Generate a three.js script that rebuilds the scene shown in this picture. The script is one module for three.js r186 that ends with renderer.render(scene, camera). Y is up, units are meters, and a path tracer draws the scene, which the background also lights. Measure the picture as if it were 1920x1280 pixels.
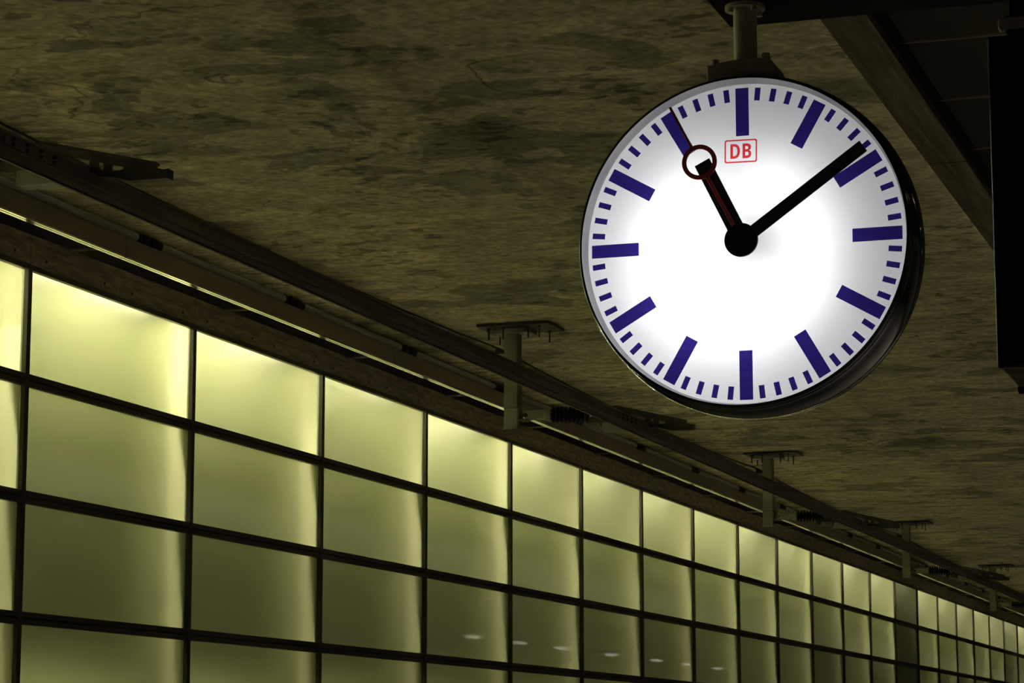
import * as THREE from 'three';
import { RoundedBoxGeometry } from 'three/addons/geometries/RoundedBoxGeometry.js';
import { mergeGeometries } from 'three/addons/utils/BufferGeometryUtils.js';
import { RectAreaLightUniformsLib } from 'three/addons/lights/RectAreaLightUniformsLib.js';
import { FontLoader } from 'three/addons/loaders/FontLoader.js';

// ---------------------------------------------------------------- camera, renderer, exposure
RectAreaLightUniformsLib.init();
const scene = new THREE.Scene();
scene.background = new THREE.Color(0x000000);           // underground: no sky
const renderer = new THREE.WebGLRenderer({ antialias: true });
renderer.toneMapping = THREE.LinearToneMapping;
renderer.toneMappingExposure = 1.0;
renderer.shadowMap.enabled = true;

const EYE = 1.65;                                       // eye height above the platform
const R = THREE.MathUtils.degToRad;
const camera = new THREE.PerspectiveCamera(2 * Math.atan(640 / 4728.5) * 180 / Math.PI, 1.5, 0.1, 300);
camera.position.set(0, EYE, 0);
camera.rotation.order = 'YXZ';
camera.rotation.set(R(9.254), R(18.55), 0);

const GLOW = {                                          // light of the fittings (radiance), colours of their tubes
  wallTop: 270, wallBottom: 200, wallColor: new THREE.Color().setRGB(1.0, 0.94, 0.61),
  dial: 9.6, dialColor: new THREE.Color().setRGB(0.97, 0.98, 1.0),
  platform: 2.6, down: 520, platformColor: new THREE.Color().setRGB(1.0, 0.9, 0.72),
};

// ---------------------------------------------------------------- helpers
let seed = 20240;
const rnd = () => { seed = (seed * 1664525 + 1013904223) >>> 0; return seed / 4294967296; };
const H = (h) => h + EYE;                               // heights measured from the eye
const names = new Map();
const numbered = (n) => { const c = names.get(n) ?? 0; names.set(n, c + 1); return c ? `${n}_${String(c).padStart(3, '0')}` : n; };
function mesh(name, geometry, material, parent) {
  const m = new THREE.Mesh(geometry, material);
  m.name = parent ? name : numbered(name); m.castShadow = m.receiveShadow = true;
  (parent ?? scene).add(m);
  return m;
}
function group(name, x = 0, y = 0, z = 0, parent) {
  const g = new THREE.Group(); g.name = parent ? name : numbered(name); g.position.set(x, y, z); (parent ?? scene).add(g); return g;
}
function tag(o, label, category, grp) { o.userData.label = label; o.userData.category = category; if (grp) o.userData.group = grp; return o; }
function struct(o, label) { o.userData.kind = 'structure'; if (label) { o.userData.label = label; } return o; }
const box = (x0, x1, y0, y1, z0, z1) => { const g = new THREE.BoxGeometry(x1 - x0, y1 - y0, Math.abs(z1 - z0)); g.translate((x0 + x1) / 2, (y0 + y1) / 2, (z0 + z1) / 2); return g; };
const rbox = (x0, x1, y0, y1, z0, z1, r = 0.004, s = 2) => { const g = new RoundedBoxGeometry(x1 - x0, y1 - y0, Math.abs(z1 - z0), s, r); g.translate((x0 + x1) / 2, (y0 + y1) / 2, (z0 + z1) / 2); return g; };
const poly = (pts, holes = []) => { const s = new THREE.Shape(pts.map(([x, y]) => new THREE.Vector2(x, y))); for (const h of holes) s.holes.push(new THREE.Path(h.map(([x, y]) => new THREE.Vector2(x, y)))); return s; };
const extrude = (shape, depth, z = 0, bevel = 0) => { const g = new THREE.ExtrudeGeometry(shape, { depth: depth - 2 * bevel, bevelEnabled: bevel > 0, bevelSize: bevel, bevelThickness: bevel, bevelOffset: -bevel, bevelSegments: 2, curveSegments: 24 }); g.translate(0, 0, z + bevel); return g; };
const cyl = (r0, r1, len, seg = 24) => new THREE.CylinderGeometry(r0, r1, len, seg);
const tf = (g, x, y, z, rx = 0, ry = 0, rz = 0) => { g.rotateX(rx); g.rotateY(ry); g.rotateZ(rz); g.translate(x, y, z); return g; };
const join = (list) => mergeGeometries(list.map((g) => { const n = g.index ? g.toNonIndexed() : g; for (const k of Object.keys(n.attributes)) if (!['position', 'normal', 'uv'].includes(k)) n.deleteAttribute(k); return n; }));
function areaLight(color, intensity, w, h, x, y, z, towards, parent) {
  const l = new THREE.RectAreaLight(color, intensity, w, h);
  l.position.set(x, y, z); parent.add(l); l.lookAt(towards[0], towards[1], towards[2]); return l;
}

// ---------------------------------------------------------------- procedural textures
function hash(ix, iy, s) { let h = (ix * 374761393 + iy * 668265263 + s * 974711) | 0; h = Math.imul(h ^ (h >>> 13), 1274126177); h ^= h >>> 16; return (h >>> 0) / 4294967296; }
function vnoise(x, y, px, py, s) {                      // value noise that repeats after px, py cells
  const ix = Math.floor(x), iy = Math.floor(y), fx = x - ix, fy = y - iy, u = fx * fx * (3 - 2 * fx), v = fy * fy * (3 - 2 * fy);
  const m = (a, n) => ((a % n) + n) % n, x0 = m(ix, px), x1 = m(ix + 1, px), y0 = m(iy, py), y1 = m(iy + 1, py);
  const a = hash(x0, y0, s), b = hash(x1, y0, s), c = hash(x0, y1, s), d = hash(x1, y1, s);
  return a + (b - a) * u + (c - a) * v + (a - b - c + d) * u * v;
}
function fbm(u, v, px, py, oct, s) { let t = 0, a = 0.5, n = 0; for (let o = 0; o < oct; o++) { t += a * vnoise(u * px, v * py, px, py, s + o * 17); n += a; a *= 0.5; px *= 2; py *= 2; } return t / n; }
const sst = (a, b, x) => { const t = Math.min(1, Math.max(0, (x - a) / (b - a))); return t * t * (3 - 2 * t); };
function texture(w, h, fn, srgb, rx = 1, ry = 1) {
  const d = new Uint8Array(w * h * 4);
  for (let y = 0; y < h; y++) for (let x = 0; x < w; x++) { const c = fn(x / w, y / h), o = (y * w + x) * 4; d[o] = c[0] * 255; d[o + 1] = c[1] * 255; d[o + 2] = c[2] * 255; d[o + 3] = 255; }
  const t = new THREE.DataTexture(d, w, h); t.wrapS = t.wrapT = THREE.RepeatWrapping; t.magFilter = THREE.LinearFilter; t.repeat.set(rx, ry);
  if (srgb) t.colorSpace = THREE.SRGBColorSpace; t.needsUpdate = true; return t;
}
// concrete soffit, 6 m across the tracks (u) by 16 m along them (v): cement skin, blotches of old coating, drag marks, cracks
const conc = { w: 1536, h: 2048 }, concH = new Float32Array(conc.w * conc.h);
const concMap = texture(conc.w, conc.h, (u, v) => {
  const warp = fbm(u, v, 5, 13, 3, 3) - 0.5;
  const mottle = fbm(u, v, 40, 110, 4, 211);
  const broad = fbm(u, v, 4, 10, 4, 11);
  const grain = fbm(u, v, 150, 400, 3, 23);
  const streak = fbm(u + warp * 0.06, v, 10, 150, 4, 37);            // drawn across the tracks
  const blot = fbm(u + warp * 0.16, v + warp * 0.05, 12, 40, 6, 51);
  const patch = sst(0.565, 0.60, blot) * sst(0.40, 0.56, fbm(u, v, 5, 12, 3, 71));
  const fleck = sst(0.64, 0.72, fbm(u + warp * 0.1, v, 40, 150, 4, 91)) * sst(0.38, 0.6, fbm(u, v, 7, 17, 3, 95));
  const line = 1 - sst(0.0, 0.010, Math.abs(fbm(u, v, 6, 15, 5, 131) - 0.5));
  const scar = line * sst(0.5, 0.62, fbm(u, v, 5, 13, 2, 140));
  const pale = sst(0.60, 0.68, fbm(u + warp * 0.1, v, 13, 60, 4, 171));
  let t = 0.745 + (broad - 0.5) * 0.20 + (streak - 0.5) * 0.20 + (grain - 0.5) * 0.34 + (mottle - 0.5) * 0.22;
  t *= 1 - 0.24 * patch - 0.30 * fleck - 0.30 * scar; t += 0.05 * pale;
  const i = Math.min(conc.h - 1, Math.round(v * conc.h)) * conc.w + Math.min(conc.w - 1, Math.round(u * conc.w));
  concH[i] = 0.5 + (streak - 0.5) * 0.5 + (grain - 0.5) * 0.35 - patch * 0.10 - fleck * 0.25 - scar * 0.3;
  t = Math.min(1, Math.max(0.08, t));
  return [t, t * 0.94, t * 0.79];
}, true);
const concBump = texture(conc.w, conc.h, (u, v) => { const t = Math.min(1, Math.max(0, concH[Math.min(conc.h - 1, Math.round(v * conc.h)) * conc.w + Math.min(conc.w - 1, Math.round(u * conc.w))])); return [t, t, t]; }, false);
const wearMap = texture(512, 512, (u, v) => { const t = 0.80 + (fbm(u, v, 8, 8, 5, 301) - 0.5) * 0.5 + (fbm(u, v, 90, 90, 2, 311) - 0.5) * 0.2; const k = Math.min(1, Math.max(0, t)); return [k, k, k]; }, true);
const glassRough = texture(512, 512, (u, v) => { const t = 0.72 + (fbm(u, v, 6, 20, 4, 401) - 0.5) * 0.25; return [t, t, t]; }, false);

// ---------------------------------------------------------------- materials
const std = (rgb, rough = 0.6, metal = 0, extra = {}) => new THREE.MeshStandardMaterial({ color: new THREE.Color().setRGB(...rgb), roughness: rough, metalness: metal, ...extra });
const phys = (rgb, extra) => new THREE.MeshPhysicalMaterial({ color: new THREE.Color().setRGB(...rgb), ...extra });
const M = {
  concrete: std([1, 1, 1], 0.92, 0, { map: concMap, bumpMap: concBump, bumpScale: 0.012 }),
  floor: std([0.30, 0.29, 0.27], 0.7, 0, { map: wearMap }),
  ballast: std([0.05, 0.046, 0.04], 0.95, 0, { map: wearMap }),
  plainwall: std([0.30, 0.29, 0.27], 0.85, 0, { map: wearMap }),
  frame: std([0.095, 0.082, 0.066], 0.45, 0.0),
  fascia: std([0.58, 0.49, 0.37], 0.6, 0, { map: wearMap }),
  bolt: std([0.02, 0.018, 0.016], 0.5, 0.3),
  lining: std([0.210, 0.225, 0.122], 0.85),                 // back sheet of the lit cavity
  fin: std([0.68, 0.665, 0.52], 0.8),                     // pale uprights between the bays
  glass: phys([0.94, 0.975, 0.80], { roughness: 0.31, transmission: 1, thickness: 0.012, ior: 1.35, clearcoat: 0.4, clearcoatRoughness: 0.03 }),
  tubeLamp: new THREE.MeshStandardMaterial({ color: 0xffffff, roughness: 0.4, emissive: GLOW.wallColor, emissiveIntensity: 1.2 }),
  galv: std([0.26, 0.245, 0.205], 0.5, 0.2),
  steel: std([0.20, 0.18, 0.15], 0.55, 0.2, { map: wearMap }),
  cast: std([0.085, 0.076, 0.062], 0.6, 0.2, { map: wearMap }),
  alu: std([0.80, 0.79, 0.75], 0.14, 1.0),
  traypaint: std([0.38, 0.325, 0.24], 0.5, 0),
  plastic: std([0.50, 0.50, 0.48], 0.32),
  rubber: std([0.012, 0.012, 0.012], 0.5),
  copper: std([0.09, 0.07, 0.05], 0.5, 0.6),
  conductor: std([0.22, 0.187, 0.148], 0.55, 0.2),
  dark: phys([0.030, 0.028, 0.022], { roughness: 0.8, specularIntensity: 0 }),
  soffit: phys([0.024, 0.0225, 0.018], { roughness: 0.85, specularIntensity: 0 }),
  beamTrim: phys([0.15, 0.125, 0.09], { roughness: 0.85, specularIntensity: 0.1, map: wearMap }),
  black: phys([0.006, 0.006, 0.008], { roughness: 0.16, clearcoat: 1, clearcoatRoughness: 0.06 }),
  pipe: std([0.52, 0.48, 0.38], 0.5, 0.1),
  screen: phys([0.004, 0.005, 0.010], { roughness: 0.25 }),
  dialIn: std([0.85, 0.85, 0.85], 0.8),
  dial: phys([0.93, 0.93, 0.93], { roughness: 1, transmission: 1, thickness: 0 }),
  ring: std([0.95, 0.95, 0.95], 0.6),
  mark: phys([0.024, 0.015, 0.17], { roughness: 1, transmission: 1, thickness: 0, specularIntensity: 0.3 }),
  emblem: phys([0.85, 0.045, 0.06], { roughness: 1, transmission: 1, thickness: 0, specularIntensity: 0.3 }),
  emblemWhite: phys([0.93, 0.93, 0.93], { roughness: 1, transmission: 1, thickness: 0 }),
  hand: std([0.008, 0.008, 0.008], 0.55),
  second: std([0.42, 0.040, 0.022], 0.5),
  cover: phys([1, 1, 1], { roughness: 0.0, transmission: 1, thickness: 0, ior: 1.45 }),
};

// ---------------------------------------------------------------- the setting
const D = 8.2355;                                        // eye to the face of the glass wall
const CEIL = 3.68, W = 2.5, Z0 = -14.528;                // soffit height above the eye; bay width; first mullion
const NEAR = 14, FAR = -112;
{
  // metres for the concrete: u over 6 m across, v over 16 m along
  const g = box(-9.2, -2.42, H(CEIL), H(CEIL + 0.4), NEAR, FAR), p = g.attributes.position, uv = g.attributes.uv;
  for (let i = 0; i < p.count; i++) uv.setXY(i, (p.getX(i) + 8.3) / 6 , -p.getZ(i) / 16 + 0.13);
  const ceiling = group('ceiling'); struct(ceiling, 'stained board-marked concrete soffit over the track');
  mesh('slab', g, M.concrete, ceiling);
  // dark sheet-metal panels over the platform, seams across it
  const pg = new RoundedBoxGeometry(2.26, 0.05, 1.22, 1, 0.008);
  for (let j = 0; j < 3; j++) for (let i = 0; i < 22; i++) {
    if (j > 1 && i > 14) continue;
    const m = mesh('ceiling_panel', pg, M.soffit, ceiling); m.position.set(-2.20 + 1.13 + j * 2.28, H(CEIL + 0.045), -6 - i * 1.25);
  }
  for (let i = 0; i < 23; i++) mesh('panel_joint', box(-2.2, 4.6, H(CEIL + 0.012), H(CEIL + 0.06), -6 - i * 1.25 + 0.633, -6 - i * 1.25 + 0.617), M.beamTrim, ceiling);
  mesh('panel_backing', box(-2.42, 9.4, H(CEIL + 0.075), H(CEIL + 0.4), NEAR, FAR), M.dark, ceiling);
  const trim = group('trim_1'); struct(trim, 'brown edge strip between concrete soffit and dark panels');
  for (let i = 0; i < 24; i++) mesh('edge_strip', rbox(-2.442, -2.20, H(CEIL - 0.03), H(CEIL + 0.08), 2.49 - i * 5 + 2, -2.49 - i * 5 + 2, 0.006, 1), M.beamTrim, trim);
  mesh('floor', box(-4.2, 9.4, -0.3, 0, NEAR, FAR), M.floor).userData = { kind: 'structure', label: 'grey station platform floor' };
  mesh('trackbed', box(-9.2, -4.2, -1.3, -0.96, NEAR, FAR), M.ballast).userData = { kind: 'structure', label: 'dark track bed below the platform' };
  mesh('platform_edge', box(-4.2, -4.0, -0.96, -0.3, NEAR, FAR), M.floor).userData = { kind: 'structure', label: 'platform edge wall facing the track' };
  mesh('wall_right', box(9.4, 9.8, -0.3, H(4.2), NEAR, FAR), M.plainwall).userData = { kind: 'structure', label: 'plain dark wall across the platform' };
  mesh('wall_back', box(-9.2, 9.8, -1.3, H(4.2), NEAR + 0.3, NEAR), M.plainwall).userData = { kind: 'structure', label: 'end wall behind the viewer' };
  mesh('wall_front', box(-9.2, 9.8, -1.3, H(4.2), FAR, FAR - 0.3), M.plainwall).userData = { kind: 'structure', label: 'far end wall of the station hall' };
}

// ---------------------------------------------------------------- back-lit glass wall
const K0 = -4, K1 = 22, zk = (k) => Z0 - W * k;
const LINES = [3.151, 2.418, 1.649, 0.861, 0.085, -0.34];   // upper edge, four transoms, foot
const CAV = 0.45, GLZ = 0.035, FIN = 0.18, TUBE = 0.26;
const wall = group('wall_left'); struct(wall, 'back-lit frosted glass panel wall in dark frames across the track');
{
  const gx = -D - GLZ, bx = gx - CAV;
  const top = 3.375, foot = -0.56, zA = zk(K0), zB = zk(K1);
  mesh('back_panel', box(bx - 0.02, bx, H(foot), H(top), zA, zB), M.lining, wall);
  mesh('head_plate', box(bx, -D - 0.005, H(top), H(top + 0.01), zA, zB), M.lining, wall);
  mesh('foot_plate', box(bx, -D - 0.005, H(foot - 0.01), H(foot), zA, zB), M.lining, wall);
  mesh('plinth', box(bx - 0.3, -D, -1.0, H(foot), zA, zB), M.frame, wall);
  mesh('rear_wall', box(-9.2, bx - 0.02, -1.0, H(CEIL), zA, zB), M.plainwall, wall);
  mesh('side_wall', box(-9.2, -D, -1.3, H(CEIL), NEAR, zA + 0.03), M.plainwall, wall);
  mesh('side_wall', box(-9.2, -D, -1.3, H(CEIL), zB - 0.03, FAR), M.plainwall, wall);
  // frame: edge trim, transoms of two rails with a groove, mullions
  const railLen = W - 0.05, railG = new RoundedBoxGeometry(0.045, 0.037, railLen, 2, 0.004), grooveG = new THREE.BoxGeometry(0.03, 0.012, railLen);
  const trimG = new RoundedBoxGeometry(0.045, 0.040, railLen, 2, 0.004);
  const shelfG = new THREE.BoxGeometry(0.08, 0.006, W - 0.05), sillG = new THREE.BoxGeometry(CAV - 0.11, 0.006, W - 0.05);
  const paneG = LINES.slice(0, 5).map((y, r) => { const y1 = y - (r ? 0.042 : 0), y0 = LINES[r + 1] + 0.042; const g = new THREE.BoxGeometry(0.010, y1 - y0 + 0.03, W - 0.052); g.translate(0, (y0 + y1) / 2, 0); return g; });
  const finG = box(gx - FIN, gx - 0.012, H(foot), H(top), 0.020, -0.020), partG = box(bx, gx - FIN, H(foot), H(top), 0.015, -0.015);
  const mullG = rbox(-D - 0.05, -D + 0.004, H(foot), H(3.19), 0.026, -0.026, 0.004, 2);
  const fasciaG = new RoundedBoxGeometry(0.02, 0.197, 1.244, 1, 0.003), boltG = tf(cyl(0.011, 0.011, 0.012, 12), 0, 0, 0, 0, 0, Math.PI / 2);
  const lampBracketG = box(-0.05, 0.06, H(3.09), H(3.375), 0.03, -0.03);
  const tubeG = tf(new THREE.CylinderGeometry(0.013, 0.013, 1.04, 4, 1, true), 0, 0, 0, Math.PI / 2), capG = tf(cyl(0.016, 0.016, 0.04, 12), 0, 0, 0, Math.PI / 2);
  for (let k = K0; k <= K1; k++) {
    const m = mesh('mullion', mullG, M.frame, wall); m.position.z = zk(k);
    const f = mesh('fin', finG, M.fin, wall); f.position.z = zk(k);
    const d = mesh('divider', partG, M.lining, wall); d.position.z = zk(k);
  }
  // two tubes at the head of each bay, one long one at the foot; a few are worn out or off
  const worn = { 6: [0.7, 0.95], 10: [0.22, 0.75], 13: [0.09, 0.10], 19: [0.30, 0.45], 15: [0.9, 0.8], 16: [0.75, 0.9] };
  for (let k = K0; k < K1; k++) {
    const zc = (zk(k) + zk(k + 1)) / 2;
    for (let r = 0; r < 5; r++) { const p = mesh('pane', paneG[r], M.glass, wall); p.position.set(gx, EYE, zc); }
    for (let r = 1; r < 5; r++) {
      for (const s of [-1, 1]) { const t = mesh('transom_rail', railG, M.frame, wall); t.position.set(-D - 0.0225, H(LINES[r]) + s * 0.0235, zc); }
      const gr = mesh('transom_groove', grooveG, M.bolt, wall); gr.position.set(-D - 0.032, H(LINES[r]), zc);
      const sh = mesh('shelf', r === 4 ? sillG : shelfG, M.fin, wall); sh.position.set(gx - 0.012 - (r === 4 ? (CAV - 0.11) / 2 : 0.04), H(LINES[r]), zc);
    }
    const lb = mesh('lamp_bracket', lampBracketG, M.lining, wall); lb.position.set(gx - TUBE, 0, zc + 0.09);
    const tr = mesh('edge_trim', trimG, M.frame, wall); tr.position.set(-D - 0.0225, H(3.171), zc);
    for (const s of [-1, 1]) {
      const fp = mesh('fascia_panel', fasciaG, M.fascia, wall); fp.position.set(-D - 0.012, H(3.2915), zc + s * W / 4);
      for (const q of [-1, 1]) { const b = mesh('bolt', boltG, M.bolt, fp); b.position.set(0.008, -0.048, q * 0.415); }
      const share = (worn[k] ?? [0.93 + 0.14 * rnd(), 0.93 + 0.14 * rnd()])[s < 0 ? 1 : 0];
      const tz = zc + s * 0.60 + 0.09, ty = H(3.295), tx = gx - TUBE;
      const tube = mesh('lamp_tube', tubeG, share < 0.2 ? M.plastic : M.tubeLamp, wall); tube.position.set(tx, ty, tz);
      for (const q of [-1, 1]) { const c = mesh('lamp_socket', capG, M.rubber, tube); c.position.z = q * 0.54; }
      areaLight(GLOW.wallColor, GLOW.wallTop * share, 1.04, 0.05, tx, ty - 0.018, tz, [tx, -50, tz], wall).rotation.set(-Math.PI / 2, 0, Math.PI / 2);
    }
    const share = (worn[k] ?? [1, 1])[1], tx = gx - TUBE, ty = H(foot + 0.06);
    const tube = mesh('lamp_tube', tubeG, share < 0.2 ? M.plastic : M.tubeLamp, wall); tube.position.set(tx, ty, zc); tube.scale.z = 2.02;
    areaLight(GLOW.wallColor, GLOW.wallBottom * share, 2.1, 0.05, tx, ty + 0.018, zc, [tx, 50, zc], wall).rotation.set(Math.PI / 2, 0, Math.PI / 2);
  }
}

// ---------------------------------------------------------------- cable trunking and tube lamps above the glass
{
  const tray = group('cable_tray'); tag(tray, 'long trunking with two bright ribs underneath, above the glass wall', 'cable tray');
  const x = -7.78, y0 = 3.291, y1 = 3.435;
  const body = poly([[x, y0 + 0.010], [x, y1], [x - 0.056, y1], [x - 0.056, y0 + 0.010]]);
  const rib = (a, b) => poly([[a, y0], [a, y0 + 0.02], [b, y0 + 0.02], [b, y0]]);
  const secG = extrude(body, 4.99), r1 = extrude(rib(x - 0.001, x - 0.021), 4.99), r2 = extrude(rib(x - 0.030, x - 0.052), 4.99);
  for (let i = 0; i < 17; i++) {
    const s = mesh('trunking_section', secG, M.traypaint, tray); s.position.set(0, EYE, 0 - 5 - i * 5);
    for (const g of [r1, r2]) { const m = mesh('rib', g, M.alu, tray); m.position.set(0, EYE, 0 - 5 - i * 5); }
  }
  const armG = box(-D + 0.006, x - 0.05, y0 + 0.082, y0 + 0.095, 0.012, -0.012);
  for (let i = 0; i < 33; i++) { const b = mesh('wall_bracket', armG, M.traypaint, tray); b.position.set(0, EYE, -15.35 + 10.3 - i * 2.5); }
  // unlit tubes in holders on the trunking
  const zj = -15.35, tubeG = tf(cyl(0.030, 0.030, 2.26, 20), 0, 0, 0, Math.PI / 2), ringG = tf(cyl(0.034, 0.034, 0.06, 20), 0, 0, 0, Math.PI / 2), holdG = rbox(-0.035, 0.035, -0.035, 0.03, 0.045, -0.045, 0.008, 2);
  for (let i = -1; i < 20; i++) {
    const t = group('tube_lamp', x - 0.020, H(3.4705), zj - 1.25 - i * W);
    const ord = ['first', 'second', 'third', 'fourth', 'fifth', 'sixth', 'seventh', 'eighth', 'ninth', 'tenth', 'eleventh', 'twelfth', 'thirteenth', 'fourteenth', 'fifteenth', 'sixteenth', 'seventeenth', 'eighteenth', 'nineteenth', 'twentieth', 'twenty-first'][i + 1];
    tag(t, `unlit grey tube on the trunking, ${ord} counted from the left edge`, 'tube lamp', 'unlit tubes on the trunking');
    mesh('tube', tubeG, M.plastic, t);
    for (const s of [-1, 1]) { mesh('end_cap', ringG, M.rubber, t).position.z = s * 1.10; mesh('holder', holdG, M.rubber, t).position.z = s * 1.185; }
  }
}

// ---------------------------------------------------------------- overhead conductor rail and its supports
const RX = -5.74, ZP = -20.64, PX = -6.918;
{
  const rail = group('conductor_rail', 0, EYE, 0); tag(rail, 'long dark overhead conductor rail running above the track', 'rail');
  const c = RX, prof = poly([[c - 0.045, 2.775], [c + 0.045, 2.775], [c + 0.045, 2.766], [c + 0.022, 2.760], [c + 0.026, 2.712], [c + 0.046, 2.704], [c + 0.046, 2.692], [c + 0.030, 2.684], [c + 0.013, 2.662], [c - 0.013, 2.662], [c - 0.030, 2.684], [c - 0.046, 2.692], [c - 0.046, 2.704], [c - 0.026, 2.712], [c - 0.022, 2.760], [c - 0.045, 2.766]]);
  const secG = extrude(prof, 9.994), wireG = extrude(poly([[c - 0.007, 2.652], [c + 0.007, 2.652], [c + 0.009, 2.664], [c - 0.009, 2.664]]), 9.994);
  const plateG = rbox(c + 0.022, c + 0.038, 2.714, 2.759, 0.25, -0.25, 0.003, 1), boltG = tf(cyl(0.009, 0.009, 0.014, 6), 0, 0, 0, 0, 0, Math.PI / 2);
  for (let i = 0; i < 10; i++) {
    const z = -0.05 - i * 10;
    mesh('rail_section', secG, M.conductor, rail).position.z = z - 10;
    mesh('contact_wire', wireG, M.copper, rail).position.z = z - 10;
    const pl = mesh('splice_plate', plateG, M.conductor, rail); pl.position.z = z - 10;
    for (const s of [-1, 1]) for (let q = 0; q < 4; q++) mesh('bolt', boltG, M.bolt, pl).position.set(c + 0.044, 2.737 + s * 0.013, -0.19 + q * 0.127);
  }
  // supports: ceiling plate, post, arm with ribbed insulator, pierced bracket that carries the rail
  const where = ['cut off at left edge', 'nearest whole one, left of clock', 'second whole one from left', 'third whole one from left', 'fourth whole one from left', 'farthest, past the right edge'];
  const proto = {};
  proto.plate = rbox(-0.33, 0.33, -0.012, 0.012, 0.23, -0.23, 0.003, 1);
  proto.collar = join([rbox(-0.17, 0.17, -0.055, -0.012, 0.10, -0.10, 0.004, 1)]);
  proto.rod = tf(cyl(0.007, 0.007, 0.12, 8), 0, -0.055, 0); proto.nut = tf(cyl(0.016, 0.016, 0.018, 6), 0, -0.02, 0);
  proto.post = join([rbox(-0.062, 0.062, 2.768, 3.66, 0.062, -0.062, 0.006, 2), rbox(-0.068, 0.068, 2.768, 2.778, 0.068, -0.068, 0.002, 1)]);
  proto.seam = rbox(-0.064, 0.064, 2.95, 2.956, 0.064, -0.064, 0.001, 1);
  proto.cleat = join([rbox(0.062, 0.15, 2.84, 2.855, 0.05, -0.05, 0.003, 1), rbox(0.062, 0.075, 2.80, 2.96, 0.06, -0.06, 0.003, 1), tf(cyl(0.02, 0.02, 0.13, 12), 0.13, 2.885, 0, Math.PI / 2)]);
  proto.arm = join([rbox(0.12, 0.33, 2.85, 2.93, 0.038, -0.038, 0.008, 2), rbox(0.30, 0.36, 2.83, 2.935, 0.05, -0.05, 0.006, 1)]);
  { const pts = []; for (let i = 0; i <= 8; i++) { const y = i * 0.038; pts.push([0.032, y], [0.072, y + 0.010], [0.072, y + 0.015], [0.034, y + 0.026]); } pts.unshift([0, 0]); pts.push([0, 8 * 0.038 + 0.026]); proto.ins = tf(new THREE.LatheGeometry(pts.map(([a, b]) => new THREE.Vector2(a, b)), 24), 0.36, 2.885, 0, 0, 0, -Math.PI / 2 - 0.05); }
  const o = -PX, q = (x, y) => [x + o, y];
  proto.bracket = extrude(poly([q(-6.24, 2.84), q(-6.10, 2.90), q(-5.99, 2.932), q(-5.961, 2.926), q(-5.364, 2.782), q(-5.363, 2.762), q(-5.293, 2.745), q(-5.292, 2.703), q(-5.495, 2.706), q(-5.60, 2.735), q(-5.684, 2.742), q(-5.684, 2.779), q(-5.93, 2.779), q(-5.93, 2.735), q(-6.10, 2.735), q(-6.14, 2.80), q(-6.24, 2.81)],
    [[q(-5.87, 2.864), q(-5.722, 2.830), q(-5.722, 2.792), q(-5.87, 2.792)], [q(-5.680, 2.818), q(-5.646, 2.811), q(-5.646, 2.764), q(-5.672, 2.766), q(-5.672, 2.79), q(-5.68, 2.79)], [q(-5.606, 2.800), q(-5.545, 2.786), q(-5.537, 2.774), q(-5.550, 2.764), q(-5.606, 2.764)]]), 0.014, -0.007, 0.002);
  proto.flange = join([extrude(poly([q(-6.10, 2.90), q(-5.99, 2.940), q(-5.955, 2.933), q(-5.364, 2.790), q(-5.364, 2.776), q(-5.955, 2.918), q(-5.99, 2.926), q(-6.10, 2.886)]), 0.05, -0.025), extrude(poly([q(-5.292, 2.750), q(-5.292, 2.703), q(-5.495, 2.704), q(-5.60, 2.733), q(-5.60, 2.742), q(-5.495, 2.724), q(-5.37, 2.735)]), 0.06, -0.03)]);
  proto.clampL = join([rbox(RX - 0.09 + o, RX + 0.07 + o, 2.776, 2.787, 0.08, -0.08, 0.003, 1), rbox(RX - 0.064 + o, RX - 0.049 + o, 2.755, 2.785, 0.06, -0.06, 0.002, 1), rbox(RX + 0.049 + o, RX + 0.064 + o, 2.755, 2.785, 0.06, -0.06, 0.002, 1)]);
  proto.shoe = rbox(q(-6.095, 0)[0], q(-5.87, 0)[0], 2.716, 2.792, 0.06, -0.06, 0.006, 2);
  proto.knob = join([rbox(-0.15, -0.062, 3.435, 3.468, 0.04, -0.04, 0.006, 1), rbox(-0.15, -0.135, 3.46, 3.49, 0.03, -0.03, 0.004, 1)]);
  for (let i = 0; i < 6; i++) {
    const s = group('conductor_rail_support', PX, EYE, ZP + 10 - i * 10 - (i > 2 ? 0.0 : 0));
    tag(s, `ceiling post with insulated arm for overhead rail, ${where[i]}`, 'support', 'supports of the overhead rail');
    const pl = mesh('ceiling_plate', proto.plate, M.cast, s); pl.position.set(0.07, CEIL - 0.018, 0);
    for (const [x, z] of [[-0.24, 0.15], [-0.11, 0.15], [0.12, 0.15], [0.22, 0.15], [-0.24, -0.15], [0.22, -0.15]]) { const r = mesh('threaded_rod', proto.rod, M.cast, pl); r.position.set(x, 0, z); const n = mesh('nut', proto.nut, M.cast, pl); n.position.set(x, 0, z); }
    mesh('collar', proto.collar, M.galv, s).position.set(0.02, CEIL - 0.018, 0);
    const post = mesh('post', proto.post, M.galv, s); mesh('post_seam', proto.seam, M.steel, post);
    mesh('cleat', proto.cleat, M.steel, s);
    mesh('arm', proto.arm, M.galv, s);
    mesh('insulator', proto.ins, M.rubber, s);
    mesh('bracket', proto.bracket, M.cast, s);
    mesh('bracket_flange', proto.flange, M.cast, s);
    mesh('rail_clamp', proto.clampL, M.cast, s);
    mesh('shoe', proto.shoe, M.galv, s);
    mesh('wire_holder', proto.knob, M.rubber, s);
  }
  // earth wire, sagging a little from post to post
  const pts = [];
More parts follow.
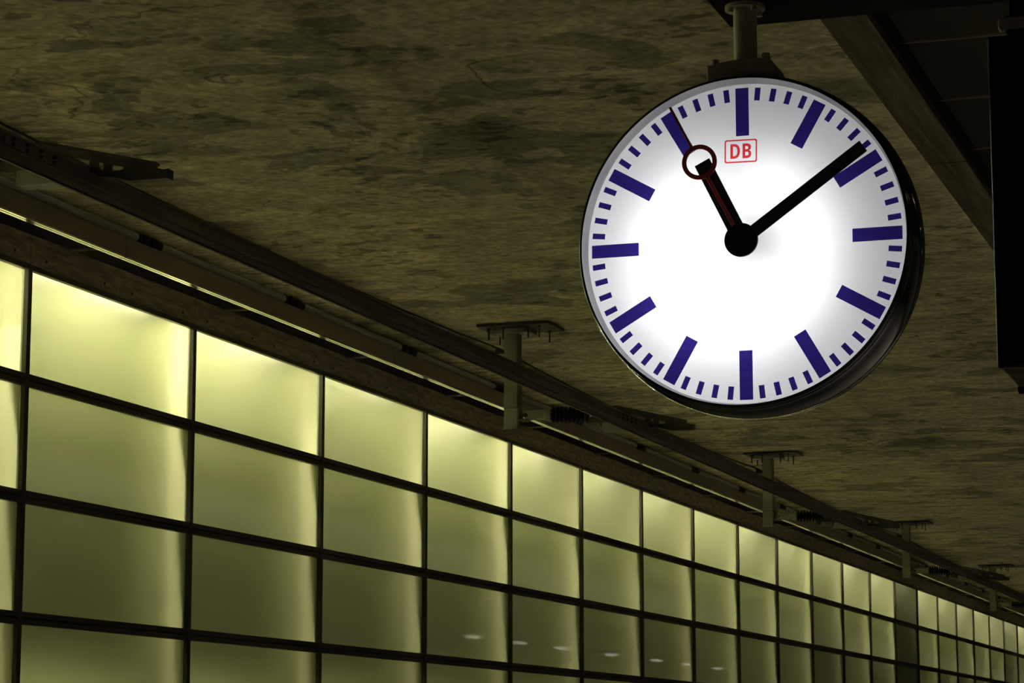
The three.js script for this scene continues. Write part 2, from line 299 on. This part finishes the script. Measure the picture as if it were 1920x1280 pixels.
  for (let i = -1; i < 6; i++) for (let t = 0; t < 10; t++) { const a = t / 10; pts.push(new THREE.Vector3(PX - 0.112, H(3.479 - 0.26 * a * (1 - a)), ZP + 10 - (i + a) * 10)); }
  pts.push(new THREE.Vector3(PX - 0.112, H(3.479), ZP + 10 - 60));
  tag(mesh('earth_wire', new THREE.TubeGeometry(new THREE.CatmullRomCurve3(pts), 420, 0.009, 8), M.rubber), 'thin dark wire sagging between the ceiling posts above the rail', 'wire');
}

// ---------------------------------------------------------------- station clock
{
  const CX = -1.368, CY = H(1.215), CZ = -5.82;          // centre of the dial front, facing along the platform
  const beam = group('cross_beam'); tag(beam, 'dark box beam above the clock, spanning the platform', 'beam');
  mesh('beam_body', rbox(-1.455, 5.5, H(1.826), H(2.20), -5.30, -6.085, 0.008, 2), M.dark, beam);
  for (const x of [-1.0, 2.0, 5.0]) mesh('beam_hanger', box(x - 0.06, x + 0.06, H(2.195), H(CEIL + 0.08), -5.62, -5.74), M.dark, beam);

  const clock = group('station_clock', CX, CY, CZ); tag(clock, 'round white illuminated station clock with blue hour marks and black drum', 'clock');
  const prof = [[0.398, 0.000], [0.404, 0.004], [0.410, 0.002], [0.4105, -0.012], [0.408, -0.028], [0.4065, -0.034], [0.412, -0.040], [0.4185, -0.060], [0.4195, -0.090], [0.4185, -0.120], [0.412, -0.140], [0.4065, -0.146], [0.408, -0.152], [0.4105, -0.168], [0.410, -0.182], [0.398, -0.182], [0, -0.182]];
  const lathe = (pts, seg = 160) => { const g = new THREE.LatheGeometry(pts.map(([r, z]) => new THREE.Vector2(r, z)), seg); g.rotateX(Math.PI / 2); return g; };
  mesh('drum', lathe(prof), M.black, clock);
  mesh('inner_lining', lathe([[0.398, 0.0], [0.3975, -0.17], [0.39, -0.176], [0, -0.176]]), M.dialIn, clock);
  mesh('dial_ring', lathe([[0.3993, 0.0165], [0.3980, 0.0], [0.3935, -0.012], [0.3930, -0.021]]), M.ring, clock);
  const dz = -0.020;
  const dial = mesh('dial', new THREE.CircleGeometry(0.3975, 128), M.dial, clock); dial.position.z = dz;
  // marks on the dial
  const bar = (w, r0, r1, a) => { const g = new THREE.PlaneGeometry(w, r1 - r0); g.translate(0, (r0 + r1) / 2, 0); g.rotateZ(-a); return g; };
  for (let i = 0; i < 60; i++) {
    const h = i % 5 === 0, m = mesh(h ? 'hour_mark' : 'minute_mark', bar(h ? 0.0325 : 0.0138, h ? 0.264 : 0.3515, 0.3835, i * Math.PI / 30), M.mark, dial); m.position.z = 0.0015;
  }
  // red boxed letters under the twelve
  const font = await new FontLoader().loadAsync('fonts/droid/droid_sans_bold.typeface.json');
  const em = group('emblem', -0.005, 0.2265, 0.0015, dial); em.rotation.z = -0.02;
  const rr = (w, h, r) => { const s = new THREE.Shape(); s.moveTo(-w / 2 + r, -h / 2); s.lineTo(w / 2 - r, -h / 2); s.quadraticCurveTo(w / 2, -h / 2, w / 2, -h / 2 + r); s.lineTo(w / 2, h / 2 - r); s.quadraticCurveTo(w / 2, h / 2, w / 2 - r, h / 2); s.lineTo(-w / 2 + r, h / 2); s.quadraticCurveTo(-w / 2, h / 2, -w / 2, h / 2 - r); s.lineTo(-w / 2, -h / 2 + r); s.quadraticCurveTo(-w / 2, -h / 2, -w / 2 + r, -h / 2); return s; };
  const fr = rr(0.081, 0.0575, 0.006); fr.holes.push(rr(0.074, 0.0505, 0.004));
  mesh('emblem_frame', new THREE.ShapeGeometry(fr), M.emblem, em);
  const word = new THREE.ShapeGeometry(font.generateShapes('DB', 0.0345)); word.computeBoundingBox(); const bb = word.boundingBox;
  word.translate(-(bb.min.x + bb.max.x) / 2, -(bb.min.y + bb.max.y) / 2, 0); word.scale(0.052 / (bb.max.x - bb.min.x), 0.0365 / (bb.max.y - bb.min.y), 1);
  mesh('emblem_letters', word, M.emblem, em);
  // hands, one above the other on the hub
  const handG = (w, r1, a, z, t) => { const g = rbox(-w / 2, w / 2, 0, r1, t, 0, 0.0012, 1); g.rotateZ(-a); g.translate(0, 0, z); return g; };
  const angle = (x, y) => Math.atan2(x, y);
  mesh('hour_hand', handG(0.041, 0.224, angle(-0.099, 0.204), 0.008 - 0.010, 0.003), M.hand, clock);
  mesh('minute_hand', handG(0.032, 0.366, angle(0.294, 0.207), 0.014 - 0.010, 0.003), M.hand, clock);
  const sa = angle(-0.175, 0.345), sg = [rbox(-0.0045, 0.0045, 0, 0.186, 0.003, 0, 0.001, 1), rbox(-0.0033, 0.0033, 0.262, 0.384, 0.003, 0, 0.001, 1)];
  const rg = new THREE.Shape(); rg.absarc(0, 0.2235, 0.0435, 0, Math.PI * 2); const rh = new THREE.Path(); rh.absarc(0, 0.2235, 0.0325, 0, Math.PI * 2); rg.holes.push(rh);
  sg.push(new THREE.ExtrudeGeometry(rg, { depth: 0.003, bevelEnabled: false, curveSegments: 48 }));
  const sec = join(sg); sec.rotateZ(-sa); sec.translate(0, 0, 0.010);
  mesh('second_hand', sec, M.second, clock);
  mesh('hub', tf(cyl(0.041, 0.041, 0.006, 48), 0, 0, 0.0125, Math.PI / 2), M.hand, clock);
  mesh('spindle', tf(cyl(0.018, 0.018, 0.03, 24), 0, 0, -0.006, Math.PI / 2), M.hand, clock);
  mesh('cover_glass', tf(new THREE.CircleGeometry(0.399, 128), 0, 0, 0.0165), M.cover, clock);
  mesh('glass_rim', lathe([[0.3995, 0.0175], [0.4005, 0.019], [0.404, 0.019], [0.408, 0.010], [0.409, 0.0]]), M.black, clock);
  // inside: movement and the bent tube that lights the dial
  mesh('movement', tf(cyl(0.030, 0.035, 0.09, 32), 0.0, 0.0, -0.075, Math.PI / 2), M.galv, clock);
  mesh('movement_box', rbox(0.02, 0.13, -0.04, 0.03, -0.085, -0.115, 0.006, 1), M.galv, clock);
  const tubeM = new THREE.MeshStandardMaterial({ color: 0xffffff, emissive: GLOW.dialColor, emissiveIntensity: 2.0, roughness: 0.4 });
  const path = []; for (let i = 0; i <= 48; i++) { const a = R(100) + R(340) * i / 48; path.push(new THREE.Vector3(-0.03 + 0.195 * Math.cos(a), -0.025 + 0.195 * Math.sin(a), -0.135)); }
  mesh('lamp_tube', new THREE.TubeGeometry(new THREE.CatmullRomCurve3(path), 24, 0.010, 4), tubeM, clock);
  for (let i = 0; i < 8; i++) {
    const p = path[3 + i * 6], q2 = path[4 + i * 6];
    const l = areaLight(GLOW.dialColor, GLOW.dial, 0.11, 0.02, p.x, p.y, p.z + 0.016, [0, 0, 0], clock);
    l.rotation.set(0, Math.PI, 0); l.rotateZ(-Math.atan2(q2.y - p.y, q2.x - p.x));
    const back = areaLight(GLOW.dialColor, GLOW.dial, 0.11, 0.02, p.x, p.y, p.z - 0.014, [0, 0, 0], clock);
    back.rotation.set(0, 0, 0); back.rotateZ(Math.atan2(q2.y - p.y, q2.x - p.x));
  }
  const inner = mesh('lamp_tube', tf(new THREE.TorusGeometry(0.085, 0.008, 4, 16), -0.06, -0.05, -0.150), tubeM, clock);
  for (let i = 0; i < 4; i++) { const a = R(45 + 90 * i), l = areaLight(GLOW.dialColor, GLOW.dial * 0.55, 0.10, 0.02, -0.06 + 0.085 * Math.cos(a), -0.05 + 0.085 * Math.sin(a), -0.138, [0, 0, 0], clock); l.rotation.set(0, Math.PI, 0); l.rotateZ(-(a + Math.PI / 2)); }
  // suspension: pipe, flange and saddle
  const pz = -0.09;
  mesh('pipe', tf(cyl(0.029, 0.029, 0.166, 40), -0.006, 0.540, pz), M.pipe, clock);
  mesh('pipe_flange', join([tf(cyl(0.05, 0.05, 0.010, 32), -0.006, 0.606, pz), ...[0, 1, 2, 3].map((i) => tf(cyl(0.008, 0.008, 0.016, 6), -0.006 + 0.041 * Math.cos(0.8 + i * 1.571), 0.598, pz + 0.041 * Math.sin(0.8 + i * 1.571)))]), M.pipe, clock);
  const sad = new THREE.Shape(); sad.moveTo(-0.092, 0.405); sad.lineTo(-0.092, 0.452); sad.lineTo(-0.03, 0.462); sad.lineTo(0.055, 0.462); sad.quadraticCurveTo(0.082, 0.455, 0.086, 0.405); sad.lineTo(-0.092, 0.405);
  mesh('saddle', extrude(sad, 0.11, pz - 0.055, 0.004), M.pipe, clock);
  for (const [x, y] of [[-0.076, 0.460], [0.052, 0.466]]) mesh('saddle_bolt', tf(cyl(0.010, 0.011, 0.022, 12), x, y, pz + 0.03), M.pipe, clock);
}

// ---------------------------------------------------------------- display board at the right edge
{
  const x0 = -0.662, y0 = H(0.753), y1 = H(1.432), b = group('display_board', x0, y0, -5.0); tag(b, 'black display board hanging at the right edge, beside the clock', 'display board');
  const wdt = 1.9, hgt = y1 - y0;
  mesh('housing', rbox(0, wdt, 0.002, hgt, -0.006, -0.31, 0.012, 3), M.beamTrim, b);
  mesh('screen', rbox(0.001, wdt - 0.001, 0, hgt, 0.004, -0.012, 0.006, 3), M.screen, b);
  mesh('bottom_lip', rbox(0.002, wdt - 0.002, -0.010, 0.006, -0.298, -0.318, 0.004, 1), M.dark, b);
  mesh('mounting_rail', rbox(0.02, wdt - 0.02, hgt + 0.02, hgt + 0.045, -0.02, -0.05, 0.005, 2), M.galv, b);
  for (const x of [0.05, wdt - 0.05]) { mesh('hanger', box(x - 0.02, x + 0.02, hgt - 0.01, H(CEIL + 0.08) - y0, -0.14, -0.18), M.dark, b); mesh('hanger_arm', box(x - 0.015, x + 0.015, hgt + 0.015, hgt + 0.05, -0.03, -0.17), M.dark, b); }
}

// ---------------------------------------------------------------- platform luminaires outside the frame, mirrored in the glass
{
  const m = new THREE.MeshStandardMaterial({ color: 0xffffff, emissive: GLOW.platformColor, emissiveIntensity: GLOW.platform, roughness: 0.5 });
  for (const z of [-59.7, -63.4, -67, -72, -77, -80.9, -85]) {
    const l = group('platform_lamp', 4.53, H(2.86), z); tag(l, 'small platform strip lamp mirrored in the lower glass panes', 'lamp', 'platform strip lamps');
    mesh('lamp_body', rbox(-0.06, 0.06, 0.02, 0.07, 0.42, -0.42, 0.008, 1), M.dark, l);
    mesh('lamp_diffuser', rbox(-0.05, 0.05, -0.03, 0.02, 0.40, -0.40, 0.01, 1), m, l);
    for (const s of [-1, 1]) mesh('lamp_rod', tf(cyl(0.008, 0.008, CEIL - 2.86, 8), 0, (CEIL - 2.86) / 2 + 0.06, s * 0.3), M.dark, l);
    areaLight(GLOW.platformColor, GLOW.platform, 0.8, 0.1, 0, -0.036, 0, [4.53, -50, z], l).rotation.set(-Math.PI / 2, 0, Math.PI / 2);
  }
}

// recessed downlights over the platform, out of the frame: their spill on the floor is what lights the faces turned to the platform
{
  const m = new THREE.MeshStandardMaterial({ color: 0xffffff, emissive: GLOW.platformColor, emissiveIntensity: 2, roughness: 0.5 });
  const skirt = join([box(-0.10, -0.09, -0.16, 0, 0.36, -0.36), box(0.09, 0.10, -0.16, 0, 0.36, -0.36), box(-0.10, 0.10, -0.16, 0, 0.36, 0.35), box(-0.10, 0.10, -0.16, 0, -0.35, -0.36), ...[-0.2, 0, 0.2].map((z) => box(-0.09, 0.09, -0.16, -0.02, z + 0.004, z - 0.004))]);
  for (let i = 0; i < 14; i++) {
    const z = 9.5 - i * 5, l = group('platform_downlight', 2.6, H(CEIL + 0.02), z); tag(l, 'louvred downlight in the dark ceiling over the platform', 'lamp', 'platform downlights');
    mesh('lamp_skirt', skirt, M.dark, l);
    mesh('lamp_panel', box(-0.085, 0.085, -0.012, -0.004, 0.34, -0.34), m, l);
    areaLight(GLOW.platformColor, GLOW.down, 0.66, 0.16, 0, -0.016, 0, [2.6, -50, z], l).rotation.set(-Math.PI / 2, 0, Math.PI / 2);
  }
}

renderer.render(scene, camera);
